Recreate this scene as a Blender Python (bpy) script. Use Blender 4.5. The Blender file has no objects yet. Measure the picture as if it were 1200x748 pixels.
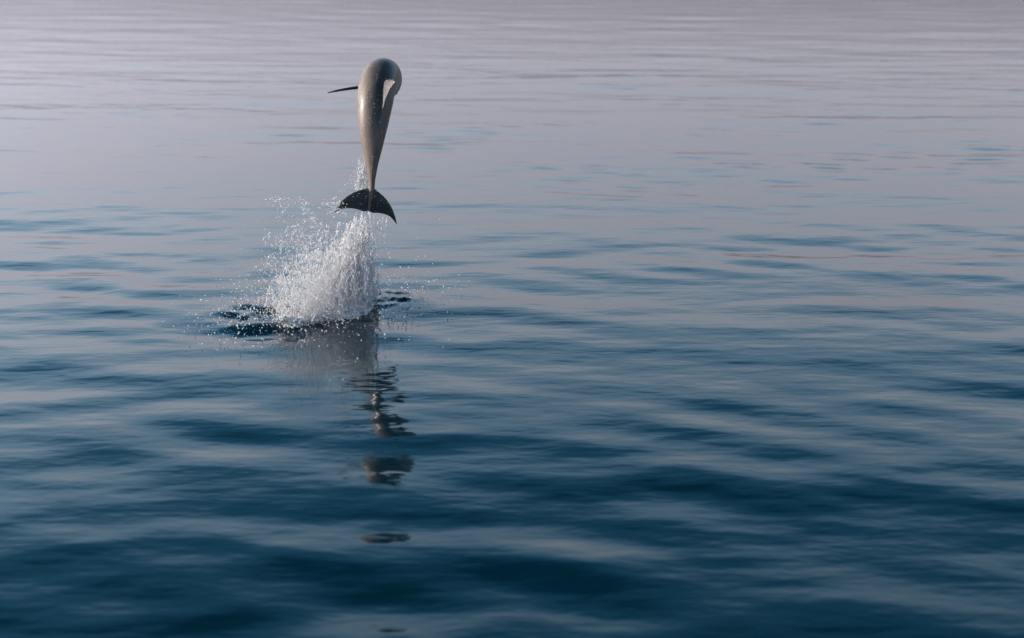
import bpy, math, random
import numpy as np
from mathutils import Vector

R = math.radians
rng = np.random.default_rng(11)
random.seed(11)
scene = bpy.context.scene

# ------------------------------------------------------------------ camera, sky, sun, exposure
CAM_H, CAM_Y = 3.0, 4.56
PITCH = 15.9                       # degrees below the horizontal
cam_d = bpy.data.cameras.new("camera")
cam = bpy.data.objects.new("camera", cam_d)
scene.collection.objects.link(cam)
cam.location = (0, CAM_Y, CAM_H)
cam.rotation_euler = (R(90 - PITCH), 0, 0)
cam_d.sensor_width = 36
cam_d.lens = 45
cam_d.clip_start = 0.1
cam_d.clip_end = 30000
cam_d.dof.use_dof = True
cam_d.dof.focus_distance = 11.5
cam_d.dof.aperture_fstop = 1.1
scene.camera = cam

SUN_EL, SUN_AZ = 21.0, -79.0       # azimuth clockwise from the viewing direction (+Y)
world = bpy.data.worlds.new("World")
scene.world = world
world.use_nodes = True
wn, wl = world.node_tree.nodes, world.node_tree.links
wn.clear()
sky = wn.new("ShaderNodeTexSky")
sky.sky_type = 'NISHITA'
sky.sun_disc = False
sky.sun_elevation = R(SUN_EL)
sky.sun_rotation = R(SUN_AZ)
sky.air_density = 1.6
sky.dust_density = 2.0
sky.ozone_density = 4.0
bw = wn.new("ShaderNodeRGBToBW")
tint = wn.new("ShaderNodeMix"); tint.data_type = 'RGBA'; tint.blend_type = 'MULTIPLY'
tint.inputs[0].default_value = 1.0
tint.inputs[7].default_value = (.98, .945, 1.045, 1)      # mauve dusk haze, thickest at the horizon
tc = wn.new("ShaderNodeTexCoord"); sep = wn.new("ShaderNodeSeparateXYZ")
thick = wn.new("ShaderNodeMapRange"); thick.interpolation_type = 'SMOOTHSTEP'
thick.inputs["From Min"].default_value = 0.10; thick.inputs["From Max"].default_value = 0.50
thick.inputs["To Min"].default_value = 1.0; thick.inputs["To Max"].default_value = 0.10
wl.new(tc.outputs["Generated"], sep.inputs[0]); wl.new(sep.outputs[2], thick.inputs["Value"])
haze = wn.new("ShaderNodeMix"); haze.data_type = 'RGBA'
wl.new(thick.outputs[0], haze.inputs[0])
bg = wn.new("ShaderNodeBackground"); bg.inputs[1].default_value = 0.15
wo = wn.new("ShaderNodeOutputWorld")
wl.new(sky.outputs[0], bw.inputs[0])
wl.new(bw.outputs[0], tint.inputs[6])
wl.new(sky.outputs[0], haze.inputs[6])
wl.new(tint.outputs[2], haze.inputs[7])
grade = wn.new("ShaderNodeValToRGB")           # pale low sky, deep clear blue overhead
SKY_RAMP = [(0, (.71, .725, .755)), (.12, (1.0, 1.01, 1.045)), (.24, (1.38, 1.51, 1.60)), (.34, (1.12, 1.46, 1.60)), (.46, (.24, .62, .82)), (.58, (.022, .115, .20))]
els = grade.color_ramp.elements
while len(els) < len(SKY_RAMP): els.new(.5)
for e, (pos, c) in zip(els, SKY_RAMP): e.position = pos; e.color = (*c, 1)
grade.color_ramp.interpolation = 'EASE'
over = wn.new("ShaderNodeMix"); over.data_type = 'RGBA'; over.blend_type = 'MULTIPLY'; over.inputs[0].default_value = 1.0
wl.new(sep.outputs[2], grade.inputs[0]); wl.new(haze.outputs[2], over.inputs[6]); wl.new(grade.outputs[0], over.inputs[7])
wl.new(over.outputs[2], bg.inputs[0])
wl.new(bg.outputs[0], wo.inputs[0])

sun_d = bpy.data.lights.new("sun", 'SUN')
sun_d.energy = 5.0
sun_d.angle = R(0.8)
sun_d.color = (1.0, 0.83, 0.71)
sun = bpy.data.objects.new("sun", sun_d)
scene.collection.objects.link(sun)
to_sun = Vector((math.sin(R(SUN_AZ)) * math.cos(R(SUN_EL)), math.cos(R(SUN_AZ)) * math.cos(R(SUN_EL)), math.sin(R(SUN_EL))))
sun.rotation_euler = to_sun.to_track_quat('Z', 'Y').to_euler()
sun.location = (-20, 10, 15)

scene.view_settings.view_transform = 'Standard'
scene.view_settings.look = 'None'
scene.view_settings.exposure = 0.8
scene.view_settings.gamma = 1.0
scene.view_settings.use_curve_mapping = False
scene.cycles.use_denoising = True
scene.cycles.max_bounces = 12
scene.cycles.diffuse_bounces = 8

# ------------------------------------------------------------------ helpers
def mat(name):
    m = bpy.data.materials.new(name)
    m.use_nodes = True
    nt = m.node_tree
    return m, nt.nodes, nt.links, nt.nodes["Principled BSDF"]

def link(name, me, m=None, parent=None, smooth=True):
    o = bpy.data.objects.new(name, me)
    scene.collection.objects.link(o)
    if m is not None:
        me.materials.append(m)
    if parent is not None:
        o.parent = parent
    if smooth:
        me.polygons.foreach_set("use_smooth", np.ones(len(me.polygons), bool))
    return o

def mesh_np(name, V, F):
    """mesh from numpy vertices and faces of one size"""
    me = bpy.data.meshes.new(name)
    V = np.asarray(V, np.float32); F = np.asarray(F, np.int32)
    n, k = F.shape
    me.vertices.add(len(V)); me.vertices.foreach_set("co", V.ravel())
    me.loops.add(n * k); me.loops.foreach_set("vertex_index", F.ravel())
    me.polygons.add(n)
    me.polygons.foreach_set("loop_start", np.arange(0, n * k, k, dtype=np.int32))
    me.polygons.foreach_set("loop_total", np.full(n, k, np.int32))
    me.update(calc_edges=True)
    return me

def smoothstep(a, b, x):
    t = np.clip((x - a) / (b - a), 0, 1)
    return t * t * (3 - 2 * t)

def remesh(me, voxel, smooth_iter=4, factor=0.5):
    """voxel-merge overlapping closed shells into one continuous surface"""
    o = bpy.data.objects.new("work", me)
    scene.collection.objects.link(o)
    r = o.modifiers.new("r", 'REMESH'); r.mode = 'VOXEL'; r.voxel_size = voxel
    if smooth_iter:
        s = o.modifiers.new("s", 'SMOOTH'); s.iterations = smooth_iter; s.factor = factor
    dg = bpy.context.evaluated_depsgraph_get()
    out = bpy.data.meshes.new_from_object(o.evaluated_get(dg))
    bpy.data.objects.remove(o)
    return out

# ------------------------------------------------------------------ the sea
wr = np.random.default_rng(5)
COMP = []
def add_band(n, l0, l1, slope, mean_dir, spread):
    for i in range(n):
        lam = l0 * (l1 / l0) ** ((i + wr.random()) / n)
        a = R(mean_dir + spread * wr.normal())
        k = 2 * math.pi / lam
        s = slope * math.sqrt(2.0 / n) * (0.6 + 0.8 * wr.random())
        COMP.append((lam, k * math.sin(a), k * math.cos(a), s / k, wr.random() * 2 * math.pi))
add_band(11, 3.5, 9.0, 0.007, 6, 30)
add_band(18, 1.1, 3.0, 0.016, 14, 17)
add_band(30, 0.45, 1.1, 0.026, 5, 20)
add_band(26, 0.2, 0.45, 0.006, 2, 30)
PATCH = [(2 * math.pi / l * math.sin(R(a)), 2 * math.pi / l * math.cos(R(a)), p) for l, a, p in
         ((11, 20, .3), (17, -35, 2.1), (7.5, 60, 4.0), (26, 5, 5.2), (5.2, -15, 1.2))]

SPL = np.array([-1.58, 15.2])      # where the animal broke the surface

def sea_height(X, Y, cell):
    h = np.zeros_like(X)
    patch = np.zeros_like(X)
    for kx, ky, p in PATCH:
        patch += np.sin(kx * X + ky * Y + p)
    patch = 0.34 + 1.05 * smoothstep(-2.2, 2.6, patch)
    slick = 1 - .50 * np.exp(-(((X + 1.3) / 1.7) ** 2 + ((Y - 13.2) / 2.0) ** 2))   # smoother water in front of the leap
    for lam, kx, ky, a, p in COMP:
        f = smoothstep(1.2, 2.6, lam / cell)
        if f.max() <= 0:
            continue
        g = f * (patch if lam < 1.3 else .35 + .65 * patch)
        h += a * g * (slick if lam > .45 else slick ** 2) * np.sin(kx * X + ky * Y + p)
    # churned water either side of the splash, with outgoing rings and a raised lip
    near = (np.abs(X - SPL[0]) < 4) & (np.abs(Y - SPL[1]) < 4)
    x, y = X[near], Y[near]
    cr = np.random.default_rng(3)
    chop = np.zeros_like(x)
    for i in range(60):
        lam = 0.06 * (0.32 / 0.06) ** cr.random()
        a = R(cr.normal() * 50)
        k = 2 * math.pi / lam
        chop += 0.036 / k * np.sin(k * (math.sin(a) * x + math.cos(a) * y) + cr.random() * 6.3)
    def blob(cx, cy, rx, ry):
        return np.exp(-(((x - cx) / rx) ** 2 + ((y - cy) / ry) ** 2))
    m = 0.9 * blob(-2.22, 15.35, .26, .55) + 0.6 * blob(-2.05, 14.85, .22, .30) + 0.75 * blob(-1.02, 15.85, .22, .45) \
        + 0.8 * blob(-1.6, 15.3, .5, .55)
    m *= smoothstep(-1.3, 0.9, np.sin(9.1 * x + 2.0 * y) + np.sin(3.1 * x - 5.3 * y + 1) + np.sin(7.7 * y + 2.3 * x + 2))
    hh = chop * m
    hh += 0.032 * blob(-2.08, 14.92, .24, .16) - 0.02 * blob(-2.10, 14.64, .30, .16)
    hh += 0.022 * blob(-2.25, 15.5, .28, .20) - 0.016 * blob(-2.27, 15.15, .3, .16)
    hh += 0.012 * blob(-1.0, 15.85, .3, .2)
    h[near] += hh
    return h

def build_sea():
    # polar sheet round the boat: depth rows follow the angle of view, so that detail thins with distance
    dep = np.concatenate([np.linspace(82, 33, 70, endpoint=False), np.linspace(33, 1.2, 900, endpoint=False),
                          np.geomspace(1.2, 0.012, 50)])
    r = CAM_H / np.tan(np.radians(dep))
    dr = np.gradient(r)
    t0 = math.degrees(math.atan2(SPL[0], SPL[1] - CAM_Y))
    th = np.concatenate([np.linspace(-150, -32, 40, endpoint=False), np.linspace(-32, t0 - 6, 260, endpoint=False),
                         np.linspace(t0 - 6, t0 + 5, 330, endpoint=False), np.linspace(t0 + 5, 32, 400, endpoint=False),
                         np.linspace(32, 210, 50, endpoint=False)])
    dth = np.radians(np.gradient(th))
    T, RR = np.meshgrid(np.radians(th), r)
    X, Y = RR * np.sin(T), RR * np.cos(T) + CAM_Y
    cell = np.maximum(np.abs(dr)[:, None] * 0.8, RR * dth[None, :] * 0.6)
    Z = sea_height(X, Y, cell)
    nr, nc = X.shape
    V = np.stack([X, Y, Z], -1).reshape(-1, 3)
    V = np.vstack([V, [[0, CAM_Y, 0]]])
    i, j = np.meshgrid(np.arange(nr - 1), np.arange(nc), indexing='ij')
    j2 = (j + 1) % nc
    F = np.stack([i * nc + j, i * nc + j2, (i + 1) * nc + j2, (i + 1) * nc + j], -1).reshape(-1, 4)
    F = F[:, ::-1]
    return mesh_np("sea", V, F)

m_sea, n, l, p = mat("sea_water")
p.inputs["Base Color"].default_value = (0.0003, 0.011, 0.019, 1)
p.inputs["Roughness"].default_value = 0.05
p.inputs["IOR"].default_value = 1.333
geo = n.new("ShaderNodeNewGeometry")
mp = n.new("ShaderNodeMapping"); mp.inputs["Scale"].default_value = (1.6, 4.2, 1.0)
l.new(geo.outputs["Position"], mp.inputs["Vector"])
nz = n.new("ShaderNodeTexNoise"); nz.inputs["Scale"].default_value = 0.9; nz.inputs["Detail"].default_value = 3
l.new(mp.outputs[0], nz.inputs["Vector"])
bp = n.new("ShaderNodeBump"); bp.inputs["Strength"].default_value = 0.3; bp.inputs["Distance"].default_value = 0.03
l.new(nz.outputs["Fac"], bp.inputs["Height"])
mp2 = n.new("ShaderNodeMapping"); mp2.inputs["Scale"].default_value = (.42, 1.25, 1.0); mp2.inputs["Rotation"].default_value = (0, 0, R(-7))
l.new(geo.outputs["Position"], mp2.inputs["Vector"])
nzb = n.new("ShaderNodeTexNoise"); nzb.inputs["Scale"].default_value = 1.0; nzb.inputs["Detail"].default_value = 2
l.new(mp2.outputs[0], nzb.inputs["Vector"])
bp2 = n.new("ShaderNodeBump"); bp2.inputs["Strength"].default_value = 0.22; bp2.inputs["Distance"].default_value = 0.07
l.new(nzb.outputs["Fac"], bp2.inputs["Height"])
l.new(bp.outputs[0], bp2.inputs["Normal"])
l.new(bp2.outputs[0], p.inputs["Normal"])
sea = link("sea", build_sea(), m_sea)
sea["kind"] = "structure"
sea["label"] = "calm rippled blue sea reflecting a pale mauve sky"

# ------------------------------------------------------------------ the dolphin
LB = 2.02                           # fluke root to beak tip
ROOT = np.array([-1.262, 15.94, 0.95])

def pitch_at(t):
    return np.interp(t, [0, .10, .25, .40, .50, .60, .72, .90, 1.0], [80, 77, 68, 48, 28, 6, -12, -30, -36])

NS = 220
ts = np.linspace(0, 1, NS)
ph = np.radians(pitch_at(ts))
ph = np.convolve(np.pad(ph, 8, mode='edge'), np.ones(17) / 17, mode='valid')
heading = R(2.0)
ds = LB / (NS - 1)
tang = np.stack([np.sin(heading) * np.cos(ph) + 0.012, np.cos(heading) * np.cos(ph), np.sin(ph)], -1)
tang /= np.linalg.norm(tang, axis=1)[:, None]
spine = ROOT + np.concatenate([[np.zeros(3)], np.cumsum(tang[:-1] * ds, 0)])
twist = np.radians(np.interp(ts, [0, .12, .35, .6, 1], [8, 18, 35, 30, 18]))
up0 = np.stack([-np.sin(heading) * np.sin(ph), -np.cos(heading) * np.sin(ph), np.cos(ph)], -1)
up0 -= (up0 * tang).sum(1)[:, None] * tang
up0 /= np.linalg.norm(up0, axis=1)[:, None]
rt0 = np.cross(tang, up0)           # animal's right
dors = up0 * np.cos(twist)[:, None] + rt0 * np.sin(twist)[:, None]
right = np.cross(tang, dors)

T_K = [0, .05, .12, .20, .30, .40, .50, .60, .70, .78, .84, .88, .905, .93, .96, .985, 1.0]
W_K = [.026, .031, .056, .094, .135, .160, .170, .178, .174, .158, .132, .104, .078, .050, .040, .032, .012]
H_K = [.036, .052, .084, .118, .152, .174, .186, .194, .190, .172, .150, .126, .098, .054, .042, .032, .012]
def smooth_interp(t, k, v):
    y = np.interp(t, k, v)
    return y
wv = np.convolve(np.pad(smooth_interp(ts, T_K, W_K), 4, mode='edge'), np.ones(9) / 9, mode='valid')
hv = np.convolve(np.pad(smooth_interp(ts, T_K, H_K), 4, mode='edge'), np.ones(9) / 9, mode='valid')

def frame(t):
    i = min(NS - 1, max(0, int(round(t * (NS - 1)))))
    return spine[i], tang[i], dors[i], right[i], wv[i], hv[i]

shells_v, shells_f = [], []
def add_shell(V, F):
    off = sum(len(v) for v in shells_v)
    shells_v.append(np.asarray(V)); shells_f.extend([[a + off for a in f] for f in F])

# trunk: rings of a slightly keeled ellipse
NA = 48
ang = np.linspace(0, 2 * math.pi, NA, endpoint=False)
V = []
for i in range(NS):
    c, s = np.cos(ang), np.sin(ang)
    keel = smoothstep(.45, .1, ts[i])
    ex = 1.0 - 0.0 * keel
    rx = np.sign(c) * np.abs(c) ** (1.0 + .75 * keel) * wv[i]
    rz = np.sign(s) * np.abs(s) ** ex * hv[i]
    V.append(spine[i] + rx[:, None] * right[i] + rz[:, None] * dors[i])
V = np.concatenate(V)
F = [[i * NA + j, i * NA + (j + 1) % NA, (i + 1) * NA + (j + 1) % NA, (i + 1) * NA + j] for i in range(NS - 1) for j in range(NA)]
F += [list(range(NA))[::-1], [(NS - 1) * NA + j for j in range(NA)]]
add_shell(V, F)

def blade(le, te, nrm, thick, n=16, edge=0.0045):
    """fin: leading and trailing edge polylines, a normal per station, half thickness per station"""
    le, te, nrm = map(np.asarray, (le, te, nrm))
    V = []
    c = (1 - np.cos(np.linspace(0, math.pi, n))) / 2
    prof = 1.9 * (np.sqrt(c) * (1 - c)) * 1.35
    for a, b, q, tk in zip(le, te, nrm, thick):
        line = a + (b - a) * c[:, None]
        hth = np.maximum(prof * tk, edge)[:, None]
        V += list(line + q * hth) + list((line - q * hth)[::-1])
    m = 2 * n
    S = len(le)
    F = [[i * m + j, i * m + (j + 1) % m, (i + 1) * m + (j + 1) % m, (i + 1) * m + j] for i in range(S - 1) for j in range(m)]
    F += [list(range(m))[::-1], [(S - 1) * m + j for j in range(m)]]
    add_shell(V, F)

def spl(k, v, x):
    """smooth (Catmull-Rom) interpolation of rows v at knots k"""
    k = np.asarray(k, float); v = np.asarray(v, float)
    d = np.gradient(v, k, axis=0)
    i = np.clip(np.searchsorted(k, x) - 1, 0, len(k) - 2)
    h = k[i + 1] - k[i]; u = (x - k[i]) / h
    if v.ndim > 1: u, h = u[:, None], h[:, None]
    return (2*u**3-3*u**2+1)*v[i] + (u**3-2*u**2+u)*h*d[i] + (-2*u**3+3*u**2)*v[i+1] + (u**3-u**2)*h*d[i+1]

# flukes: axis a points from root towards the notch, b towards the animal's right
o0, tg0, up, rg, _, _ = frame(0.0)
tilt = R(7.0)
a_ = -tg0
b_ = rg * math.cos(tilt) + a_ * math.sin(tilt)
a_ = a_ * math.cos(tilt) - rg * math.sin(tilt)
nf = np.cross(a_, b_); nf /= np.linalg.norm(nf)
nf = nf if np.dot(nf, up) > 0 else -nf
org = o0 + tg0 * 0.03
for side, span in ((-1, .315), (1, .268)):
    x = np.linspace(0, 1, 26)
    kn = [0, .12, .3, .5, .7, .85, .95, 1.0]
    lev = spl(kn, [-.030, .000, .028, .062, .115, .175, .232, .274], x)
    tev = spl(kn, [.205, .216, .208, .206, .216, .240, .266, .280], x)
    bend = -0.05 * x ** 2 if side > 0 else -0.035 * x ** 2
    th = np.interp(x, [0, .2, .6, 1], [.026, .017, .009, .004])
    xs = side * span * x
    dropv = 0.018 * x * (1 if side > 0 else 0)
    le = [org + b_ * u + a_ * (v + dv) + nf * w for u, v, w, dv in zip(xs, lev, bend, dropv)]
    te = [org + b_ * u + a_ * (v + dv) + nf * w for u, v, w, dv in zip(xs, tev, bend, dropv)]
    if side < 0: le, te, th = le[::-1], te[::-1], th[::-1]
    blade(le, te, [nf] * 26, th)

# dorsal fin: falcate, swept back towards the tail
kq = [0, .25, .5, .75, .92, 1.0]
x = np.linspace(0, 1, 22)
f_le = spl(kq, [.475, .462, .446, .428, .414, .406], x)
f_te = spl(kq, [.275, .352, .388, .400, .402, .401], x)
hgt = .225
le, te, nr_ = [], [], []
for q in range(22):
    for lst, tt in ((le, f_le[q]), (te, f_te[q])):
        c, tg, d, r_, w, h = frame(tt)
        cb, tgb, db, rb, wb, hb = frame(.38)
        base = c + d * (h - .03)
        lst.append(base + (d * .45 + db * .55) * (hgt + .03) * x[q])
    nr_.append(frame(.38)[3])
blade(le, te, nr_, np.interp(x, [0, .3, .8, 1], [.022, .015, .009, .004]))

# pectoral fins
def pectoral(side, out, back, dn, t0=.715, length=.34):
    c, tg, d, r_, w, h = frame(t0)
    root = c + r_ * side * w * .66 - d * h * .72
    dirv = r_ * side * out - tg * back - d * dn
    dirv = dirv / np.linalg.norm(dirv)
    ch = tg - dirv * np.dot(tg, dirv); ch /= np.linalg.norm(ch)
    nq = np.cross(dirv, ch)
    x = np.linspace(0, 1, 20)
    kn = [0, .2, .45, .7, .88, 1.0]
    fr = spl(kn, [.060, .066, .052, .012, -.035, -.085], x)
    bk = spl(kn, [-.060, -.066, -.078, -.094, -.104, -.100], x)
    curve = -0.07 * x ** 2
    pos = [root - dirv * .05 + dirv * (length + .05) * u for u in x]
    le = [p_ + ch * f - d * (-cv) * 1.0 for p_, f, cv in zip(pos, fr, curve)]
    te = [p_ + ch * f - d * (-cv) * 1.0 for p_, f, cv in zip(pos, bk, curve)]
    blade(le, te, [nq] * 20, np.interp(x, [0, .3, .8, 1], [.022, .016, .010, .004]))
pectoral(-1, .90, .22, .50)
pectoral(1, .45, .55, .75)

shell = bpy.data.meshes.new("dolphin_shell")
shell.from_pydata(np.concatenate(shells_v).tolist(), [], shells_f)
body_me = remesh(shell, 0.0045, 5, 0.5)

# natural colouring: dark cape, grey flank, dark fins; underside shade painted into the belly
nv = len(body_me.vertices)
co = np.empty(nv * 3, np.float32); body_me.vertices.foreach_get("co", co); co = co.reshape(-1, 3)
idx = np.empty(nv, int)
for s in range(0, nv, 20000):
    d2 = ((co[s:s + 20000, None, :] - spine[None, ::2, :]) ** 2).sum(-1)
    idx[s:s + 20000] = d2.argmin(1) * 2
rel = co - spine[idx]
dv = (rel * dors[idx]).sum(1) / hv[idx]
sv = (rel * right[idx]).sum(1) / wv[idx]
tv = ts[idx]
out = np.sqrt(dv ** 2 + sv ** 2)
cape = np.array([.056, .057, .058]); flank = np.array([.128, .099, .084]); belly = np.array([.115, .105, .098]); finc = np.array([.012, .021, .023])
edge = .80 + .10 * np.sin(tv * 9) - .25 * smoothstep(.55, .15, tv) * 0
wc = smoothstep(edge - .30, edge + .22, dv)[:, None] * smoothstep(.10, .38, tv)[:, None]
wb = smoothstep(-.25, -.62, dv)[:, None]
col = flank * (1 - wc) + cape * wc
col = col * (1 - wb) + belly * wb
a_ax = ((co - org) @ a_)
wf = (smoothstep(-.005, .035, a_ax) * smoothstep(.006 - .1 * np.minimum(a_ax - .12, 0), .013 - .1 * np.minimum(a_ax - .12, 0), np.abs((co - org) @ b_)))[:, None]
is_pec = ((tv > .6) & (tv < .8) & (out > 1.22))
is_dor = smoothstep(1.15, 1.7, dv)[:, None] * ((tv > .3) & (tv < .62))[:, None]
col = col * (1 - wf) + finc * wf
col[is_pec] = (.06, .067, .075)
fin_col = np.array([.044, .036, .031])
tipd = smoothstep(1.75, 2.3, dv)[:, None]
col = col * (1 - is_dor) + (fin_col * (1 - tipd) + cape * tipd) * is_dor
mouth = (tv > .86) & (np.abs(dv + .12 + .8 * (0.93 - tv)) < .035)
col[mouth] = (.03, .03, .03)
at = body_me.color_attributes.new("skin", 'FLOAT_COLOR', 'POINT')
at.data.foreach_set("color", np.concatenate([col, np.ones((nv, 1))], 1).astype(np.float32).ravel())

m_skin, n, l, p = mat("wet_dolphin_skin")
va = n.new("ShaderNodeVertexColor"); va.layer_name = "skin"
tcs = n.new("ShaderNodeTexCoord"); mps = n.new("ShaderNodeMapping"); mps.inputs["Scale"].default_value = (2.2, 2.2, .55)
nz = n.new("ShaderNodeTexNoise"); nz.inputs["Scale"].default_value = 9; nz.inputs["Detail"].default_value = 7; nz.inputs["Roughness"].default_value = .65
l.new(tcs.outputs["Object"], mps.inputs[0]); l.new(mps.outputs[0], nz.inputs["Vector"])
ramp = n.new("ShaderNodeValToRGB")
ramp.color_ramp.elements[0].position = .3; ramp.color_ramp.elements[0].color = (.62, .62, .64, 1)
ramp.color_ramp.elements[1].position = .7; ramp.color_ramp.elements[1].color = (1.25, 1.23, 1.2, 1)
l.new(nz.outputs["Fac"], ramp.inputs[0])
mx = n.new("ShaderNodeMix"); mx.data_type = 'RGBA'; mx.blend_type = 'MULTIPLY'; mx.inputs[0].default_value = 1
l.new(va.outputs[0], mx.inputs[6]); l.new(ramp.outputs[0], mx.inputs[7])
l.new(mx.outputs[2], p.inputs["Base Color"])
p.inputs["Specular IOR Level"].default_value = 0.22
p.inputs["Roughness"].default_value = 0.5
p.inputs["Coat Weight"].default_value = 0.12
p.inputs["Coat Roughness"].default_value = 0.12
bp = n.new("ShaderNodeBump"); bp.inputs["Strength"].default_value = .12; bp.inputs["Distance"].default_value = .01
nz2 = n.new("ShaderNodeTexNoise"); nz2.inputs["Scale"].default_value = 60; nz2.inputs["Detail"].default_value = 3
l.new(nz2.outputs["Fac"], bp.inputs["Height"]); l.new(bp.outputs[0], p.inputs["Normal"])

dolphin = bpy.data.objects.new("dolphin", None)
scene.collection.objects.link(dolphin)
dolphin.location = Vector(o0)
dolphin["label"] = "grey dolphin leaping clear of the sea, back arched, dark tail flukes hanging down"
dolphin["category"] = "dolphin"
body_me.transform(__import__("mathutils").Matrix.Translation(-Vector(o0)))
body_me.name = "dolphin_body"
link("body", body_me, m_skin, dolphin)

m_eye, n, l, p = mat("dark_eye")
nz = n.new("ShaderNodeTexNoise"); nz.inputs["Scale"].default_value = 40
rp = n.new("ShaderNodeValToRGB"); rp.color_ramp.elements[0].color = (.004, .004, .005, 1); rp.color_ramp.elements[1].color = (.02, .015, .012, 1)
l.new(nz.outputs["Fac"], rp.inputs[0]); l.new(rp.outputs[0], p.inputs["Base Color"])
p.inputs["Roughness"].default_value = .08

ICO_V, ICO_F = None, None
def ico():
    f = (1 + 5 ** .5) / 2
    v = np.array([(-1, f, 0), (1, f, 0), (-1, -f, 0), (1, -f, 0), (0, -1, f), (0, 1, f), (0, -1, -f), (0, 1, -f), (f, 0, -1), (f, 0, 1), (-f, 0, -1), (-f, 0, 1)], float)
    v /= np.linalg.norm(v[0])
    t = np.array([(0, 11, 5), (0, 5, 1), (0, 1, 7), (0, 7, 10), (0, 10, 11), (1, 5, 9), (5, 11, 4), (11, 10, 2), (10, 7, 6), (7, 1, 8), (3, 9, 4), (3, 4, 2), (3, 2, 6), (3, 6, 8), (3, 8, 9), (4, 9, 5), (2, 4, 11), (6, 2, 10), (8, 6, 7), (9, 8, 1)])
    return v, t
ICO_V, ICO_F = ico()

def drops_mesh(name, P, rad, stretch=None, axis=None):
    """many small drops; each is a 20-face ball, optionally drawn out along an axis"""
    P = np.asarray(P, float); N = len(P)
    rad = np.broadcast_to(rad, (N,))
    V = ICO_V[None] * rad[:, None, None]
    if stretch is not None:
        ax = axis / np.linalg.norm(axis, axis=1)[:, None]
        dot = (V * ax[:, None, :]).sum(-1, keepdims=True)
        V = V + ax[:, None, :] * dot * (stretch[:, None, None] - 1)
    V = (V + P[:, None, :]).reshape(-1, 3)
    F = (ICO_F[None] + 12 * np.arange(N)[:, None, None]).reshape(-1, 3)
    return mesh_np(name, V, F)

for s in (-1, 1):
    c, tg, d, r_, w, h = frame(.875)
    pos = c + r_ * s * w * .93 - d * h * .22 - np.array(o0)
    me = drops_mesh("eye", [[0, 0, 0]], .014)
    e = link("eye", me, m_eye, dolphin)
    e.location = Vector(pos)

# ------------------------------------------------------------------ white water
m_drop, n, l, p = mat("aerated_water_drops")
nz = n.new("ShaderNodeTexNoise"); nz.inputs["Scale"].default_value = 30
rp = n.new("ShaderNodeValToRGB"); rp.color_ramp.elements[0].color = (.90, .92, .94, 1); rp.color_ramp.elements[1].color = (.97, .97, .97, 1)
l.new(nz.outputs["Fac"], rp.inputs[0])
n.remove(p)
df = n.new("ShaderNodeBsdfDiffuse"); tr = n.new("ShaderNodeBsdfTranslucent"); gl = n.new("ShaderNodeBsdfGlossy")
gl.inputs["Roughness"].default_value = .15
m1 = n.new("ShaderNodeMixShader"); m1.inputs[0].default_value = .5
m2 = n.new("ShaderNodeMixShader"); fr_ = n.new("ShaderNodeFresnel"); fr_.inputs[0].default_value = 1.333
l.new(rp.outputs[0], df.inputs[0]); l.new(rp.outputs[0], tr.inputs[0])
l.new(df.outputs[0], m1.inputs[1]); l.new(tr.outputs[0], m1.inputs[2])
l.new(fr_.outputs[0], m2.inputs[0]); l.new(m1.outputs[0], m2.inputs[1]); l.new(gl.outputs[0], m2.inputs[2])
l.new(m2.outputs[0], n["Material Output"].inputs[0])

m_foam, n, l, p = mat("sea_foam")
nz = n.new("ShaderNodeTexNoise"); nz.inputs["Scale"].default_value = 26; nz.inputs["Detail"].default_value = 6
rp = n.new("ShaderNodeValToRGB"); rp.color_ramp.elements[0].color = (.22, .33, .39, 1); rp.color_ramp.elements[0].position = .40
rp.color_ramp.elements[1].color = (.93, .93, .93, 1); rp.color_ramp.elements[1].position = .55
l.new(nz.outputs["Fac"], rp.inputs[0]); l.new(rp.outputs[0], p.inputs["Base Color"])
p.inputs["Roughness"].default_value = .35
p.inputs["Transmission Weight"].default_value = .2
p.inputs["IOR"].default_value = 1.333
bp = n.new("ShaderNodeBump"); bp.inputs["Strength"].default_value = .8; bp.inputs["Distance"].default_value = .015
nz2 = n.new("ShaderNodeTexNoise"); nz2.inputs["Scale"].default_value = 70; nz2.inputs["Detail"].default_value = 4
l.new(nz2.outputs["Fac"], bp.inputs["Height"]); l.new(bp.outputs[0], p.inputs["Normal"])

splash = bpy.data.objects.new("water_splash", None)
scene.collection.objects.link(splash)
splash.location = (SPL[0], SPL[1], 0)
splash["label"] = "white plume of spray and foam thrown up from the sea beneath the dolphin's tail"
splash["category"] = "splash"
S0 = np.array([SPL[0], SPL[1], 0.0])

def surf(x, y):
    x = np.atleast_1d(np.asarray(x, float)); y = np.atleast_1d(np.asarray(y, float))
    return sea_height(x, y, np.full_like(x, .02))

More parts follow.
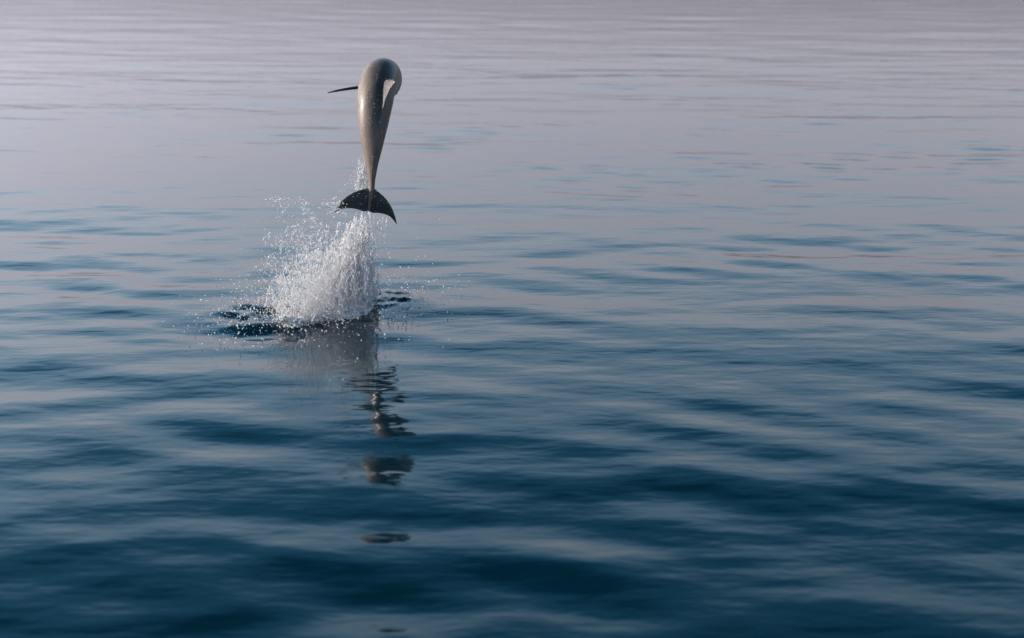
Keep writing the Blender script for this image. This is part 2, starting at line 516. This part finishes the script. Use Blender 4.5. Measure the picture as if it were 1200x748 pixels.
# foam cushion: lumpy blobs merged into one skin, thick along the front lip
FRONT = np.array([(-1.93, 14.86), (-1.85, 14.80), (-1.72, 14.88), (-1.58, 15.03), (-1.45, 15.22), (-1.34, 15.48), (-1.25, 15.78)])
pts, rad = [], []
for i in range(900):
    u = rng.random() * (len(FRONT) - 1); k = int(u); q = FRONT[k] + (FRONT[k + 1] - FRONT[k]) * (u - k)
    if math.sin(5.3 * u + 1) + math.sin(11.7 * u) + .9 * rng.normal() < -.9: continue
    off = abs(rng.normal()) * .15
    inw = np.array([-.10, 1.0]) if u > 1 else np.array([.45, .9])
    q = q + inw * off + rng.normal(size=2) * .025
    z = .05 * math.exp(-(off / .09) ** 2) * (1.5 if u < 1.6 else 1.0) * rng.random() + .02 * rng.random()
    pts.append((q[0], q[1], z)); rad.append(.006 + .024 * rng.random() ** 2.5)
for i in range(900):
    a, rr = rng.random() * 6.283, math.sqrt(rng.random())
    x_, y_ = -1.54 + .30 * rr * math.cos(a), 15.46 + .42 * rr * math.sin(a)
    if x_ < -1.72 and rng.random() < .6: continue
    z = .10 * (1 - rr) ** 1.2 * rng.random() + .01
    pts.append((x_, y_, z)); rad.append(.012 + .026 * rng.random() ** 2)
pts = np.array(pts); rad = np.array(rad)
pts[:, 2] += surf(pts[:, 0], pts[:, 1])
foam_src = drops_mesh("foam_src", pts - S0, rad)
foam_me = remesh(foam_src, .008, 2, .5)
foam_me.name = "foam"
fo = link("foam", foam_me, m_foam, splash); fo["kind"] = "stuff"
fo["label"] = "lumpy white foam on the water"

# jets of spray: beads strung along ballistic paths
P, Rr, St, Ax = [], [], [], []
def jet(base, top, nb, width0, width1, r0, r1, bow=0.0, start=0.0):
    base, top = np.asarray(base, float), np.asarray(top, float)
    side = rng.normal(size=3) * .5; side[2] = 0
    ph_ = rng.random(3) * 6.28
    for i in range(nb):
        u = start + (1 - start) * rng.random() ** 1.15
        w = width0 + (width1 - width0) * u
        c = base + (top - base) * u + side * bow * math.sin(math.pi * u)
        c = c + np.array([math.sin(9 * u + ph_[0]), math.sin(8 * u + ph_[1]), 0]) * w * .8
        P.append(c + rng.normal(size=3) * w * np.array([1, 1, .8]))
        Rr.append(.62 * (r0 + (r1 - r0) * rng.random() ** 3))
        St.append(1.3 + 7 * rng.random() ** 2)
        Ax.append((top - base) * np.array([1, 1, 1]) + rng.normal(size=3) * .15 * np.linalg.norm(top - base))
# main plume, hanging from the flukes down to the foam
for i in range(95):
    g = rng.normal()
    bx = -1.50 + .115 * g; by = 15.50 + .17 * rng.normal()
    hgt_ = .2 + .57 * rng.random() ** 1.5
    tx = -1.36 + .085 * g + .03 * rng.normal(); ty = 15.72 + .08 * rng.normal()
    f = hgt_ / .77
    top = (bx + (tx - bx) * f, by + (ty - by) * f, hgt_)
    jet((bx, by, .02), top, int(70 + 100 * rng.random()), .020, .010, .0022, .0095, .12)
# crisp strands in the plume
for i in range(60):
    bx = -1.72 + .45 * rng.random(); by = 15.3 + .4 * rng.random()
    hgt_ = .3 + .5 * rng.random()
    top = (bx + (-1.28 - bx) * .9 * hgt_ + .03 * rng.normal(), by + .3, hgt_)
    jet((bx, by, .03), top, 110, .005, .004, .003, .010, .10)
# broken fan to the left
for i in range(120):
    bx = -1.98 + .62 * rng.random() ** .8; by = 15.0 + .6 * rng.random()
    hgt_ = .12 + .62 * rng.random() ** 1.3
    top = (bx + .10 * rng.normal() - .04, by + .15 * rng.normal(), hgt_)
    jet((bx, by, .02), top, int(30 + 80 * rng.random()), .03, .045, .002, .0078, .25, .12)
for i in range(10):                     # thin upright spouts
    bx = -2.05 + .38 * rng.random(); by = 15.0 + .4 * rng.random()
    jet((bx, by, .0), (bx + .05 * rng.normal(), by, .18 + .22 * rng.random()), 70, .008, .004, .003, .008, .08)
for i in range(48):                     # clots of drops thrown high and left
    cx = -2.15 + .75 * rng.random(); cz = .35 + .62 * rng.random(); cy = 15.2 + .5 * rng.random()
    if cx < -1.95 and rng.random() < .4: continue
    jet((cx, cy, cz), (cx + .09 * rng.normal(), cy, cz + .06 * rng.normal()), int(12 + 34 * rng.random()), .03, .03, .002, .0075, .1)
# water streaming off the tail stock
for i in range(16):
    bx = -1.31 + .025 * rng.normal(); 
    jet((bx - .05, 16.02, .90), (bx - .01, 16.02, 1.18 + .1 * rng.random()), 55, .016, .008, .002, .006, .03)
for i in range(10):
    jet((-1.45 + .05 * rng.normal(), 16.05, .92), (-1.36 + .02 * rng.normal(), 16.05, 1.2), 22, .03, .02, .0018, .004, .05)
# edge of foam: frothy beads
for q, r_ in zip(pts[rng.integers(0, len(pts), 2600)], rng.random(2600)):
    P.append(q + rng.normal(size=3) * np.array([.035, .05, .03]) + np.array([0, 0, .02]))
    Rr.append(.002 + .007 * r_ ** 3); St.append(1 + r_); Ax.append((0, .2, 1))
# droplets skimming over the churned water
for cx, cy, rx, ry, nn in ((-2.15, 15.25, .28, .5, 900), (-1.02, 15.8, .24, .4, 420), (-1.75, 15.3, .3, .5, 900)):
    for i in range(nn):
        P.append((cx + rx * rng.normal(), cy + ry * rng.normal(), .01 + abs(rng.normal()) * .07))
        Rr.append(.0014 + .0045 * rng.random() ** 3); St.append(1 + 1.5 * rng.random()); Ax.append((.3 * rng.normal(), .1, 1))
# fine mist
for i in range(3500):
    g = rng.normal(size=3)
    u = rng.random()
    P.append((-1.50 + .12 * u + .13 * g[0], 15.5 + .2 * u + .16 * g[1], .66 * u ** 1.7 + .03 * g[2]))
    Rr.append(.0014 + .0022 * rng.random()); St.append(1.5); Ax.append((0, 0, 1))
for i in range(3500):
    g = rng.normal(size=3)
    P.append((-1.78 + .22 * g[0], 15.35 + .25 * g[1], abs(.05 + .26 * g[2])))
    Rr.append(.0012 + .0022 * rng.random()); St.append(1.3); Ax.append((0, 0, 1))
# stray drops falling round about
for i in range(420):
    x_, y_ = -1.45 + .40 * rng.normal(), 15.0 + .75 * rng.normal()
    P.append((x_, y_, .02 + .75 * rng.random() ** 2)); Rr.append(.0013 + .003 * rng.random() ** 2); St.append(1 + 2 * rng.random()); Ax.append((0, 0, 1))
for i in range(16):                     # drips off the trailing edge of the flukes
    e0 = org + b_ * (-.22 + .40 * rng.random()) + a_ * .225
    jet(e0, e0 - np.array([.02 * rng.normal() + .02, .05, .10 + .35 * rng.random()]), 30, .003, .008, .002, .0055, .02)
P = np.array(P); Rr = np.array(Rr); St = np.array(St); Ax = np.array(Ax, float)
keep = P[:, 2] > -.02
# nothing inside the flukes: keep spray below / in front of them
spray = link("spray", drops_mesh("spray", P[keep] - S0, Rr[keep], St[keep], Ax[keep]), m_drop, splash)
spray["kind"] = "stuff"
spray["label"] = "fine white droplets and strands of spray"

# joined ligaments: thin drawn-out threads of water between the drops
TV, TF = [], []
def thread(base, top, r, wob):
    base, top = np.asarray(base, float), np.asarray(top, float)
    K, M = 14, 5
    ph_, fq = rng.random(4) * 6.28, 5 + 5 * rng.random(2)
    off = len(TV)
    for k in range(K):
        u = k / (K - 1)
        c = base + (top - base) * u + wob * np.array([math.sin(fq[0] * u + ph_[0]), math.sin(fq[1] * u + ph_[1]), 0])
        rk = r * max(.04, math.sin(math.pi * min(1, u * .92 + .06))) ** .7 * (.55 + .45 * math.sin(17 * u + ph_[2]) ** 2)
        for m_ in range(M):
            q = m_ / M * 6.283
            TV.append(c + rk * np.array([math.cos(q), math.sin(q), .2 * math.sin(q)]))
    for k in range(K - 1):
        for m_ in range(M):
            TF.append((off + k * M + m_, off + k * M + (m_ + 1) % M, off + (k + 1) * M + (m_ + 1) % M, off + (k + 1) * M + m_))
for i in range(150):
    g = rng.normal()
    bx = -1.50 + .13 * g; by = 15.45 + .17 * rng.normal(); z0 = .02 + .42 * rng.random() ** 1.3; ln = .08 + .26 * rng.random()
    lean = (-1.32 - bx) / .8
    thread((bx + lean * z0, by + .3 * z0, z0), (bx + lean * (z0 + ln) + .015 * rng.normal(), by + .3 * (z0 + ln), min(z0 + ln, .74)), .0025 + .0055 * rng.random() ** 2, .012)
for i in range(90):
    bx = -2.0 + .5 * rng.random(); by = 15.1 + .5 * rng.random(); z0 = .02 + .35 * rng.random() ** 1.6; ln = .03 + .14 * rng.random()
    thread((bx, by, z0), (bx + .05 * rng.normal(), by, z0 + ln), .002 + .004 * rng.random() ** 2, .012)
for i in range(22):
    bx = -1.325 + .02 * rng.normal(); z0 = .93 + .12 * rng.random(); ln = .06 + .14 * rng.random()
    thread((bx - .05, 16.03, z0), (bx - .02, 16.03, z0 + ln), .002 + .003 * rng.random(), .008)
lig = link("water_threads", mesh_np("water_threads", np.array(TV) - S0, TF), m_drop, splash)
lig["kind"] = "stuff"
lig["label"] = "thin drawn-out threads of white water"

# beads of water running down the animal's back
no = np.empty(nv * 3, np.float32); body_me.vertices.foreach_get("normal", no); no = no.reshape(-1, 3)
prob = (smoothstep(.62, .30, tv) * smoothstep(-.6, .3, dv) + .6 * wf[:, 0]) * (no[:, 1] < .2)
pick = rng.choice(nv, 330, replace=False, p=prob / prob.sum())
bead_r = .0012 + .0030 * rng.random(330) ** 2
bd = link("water_beads", drops_mesh("water_beads", co[pick] - o0 + no[pick] * .002, bead_r), m_drop, dolphin)
bd["kind"] = "stuff"
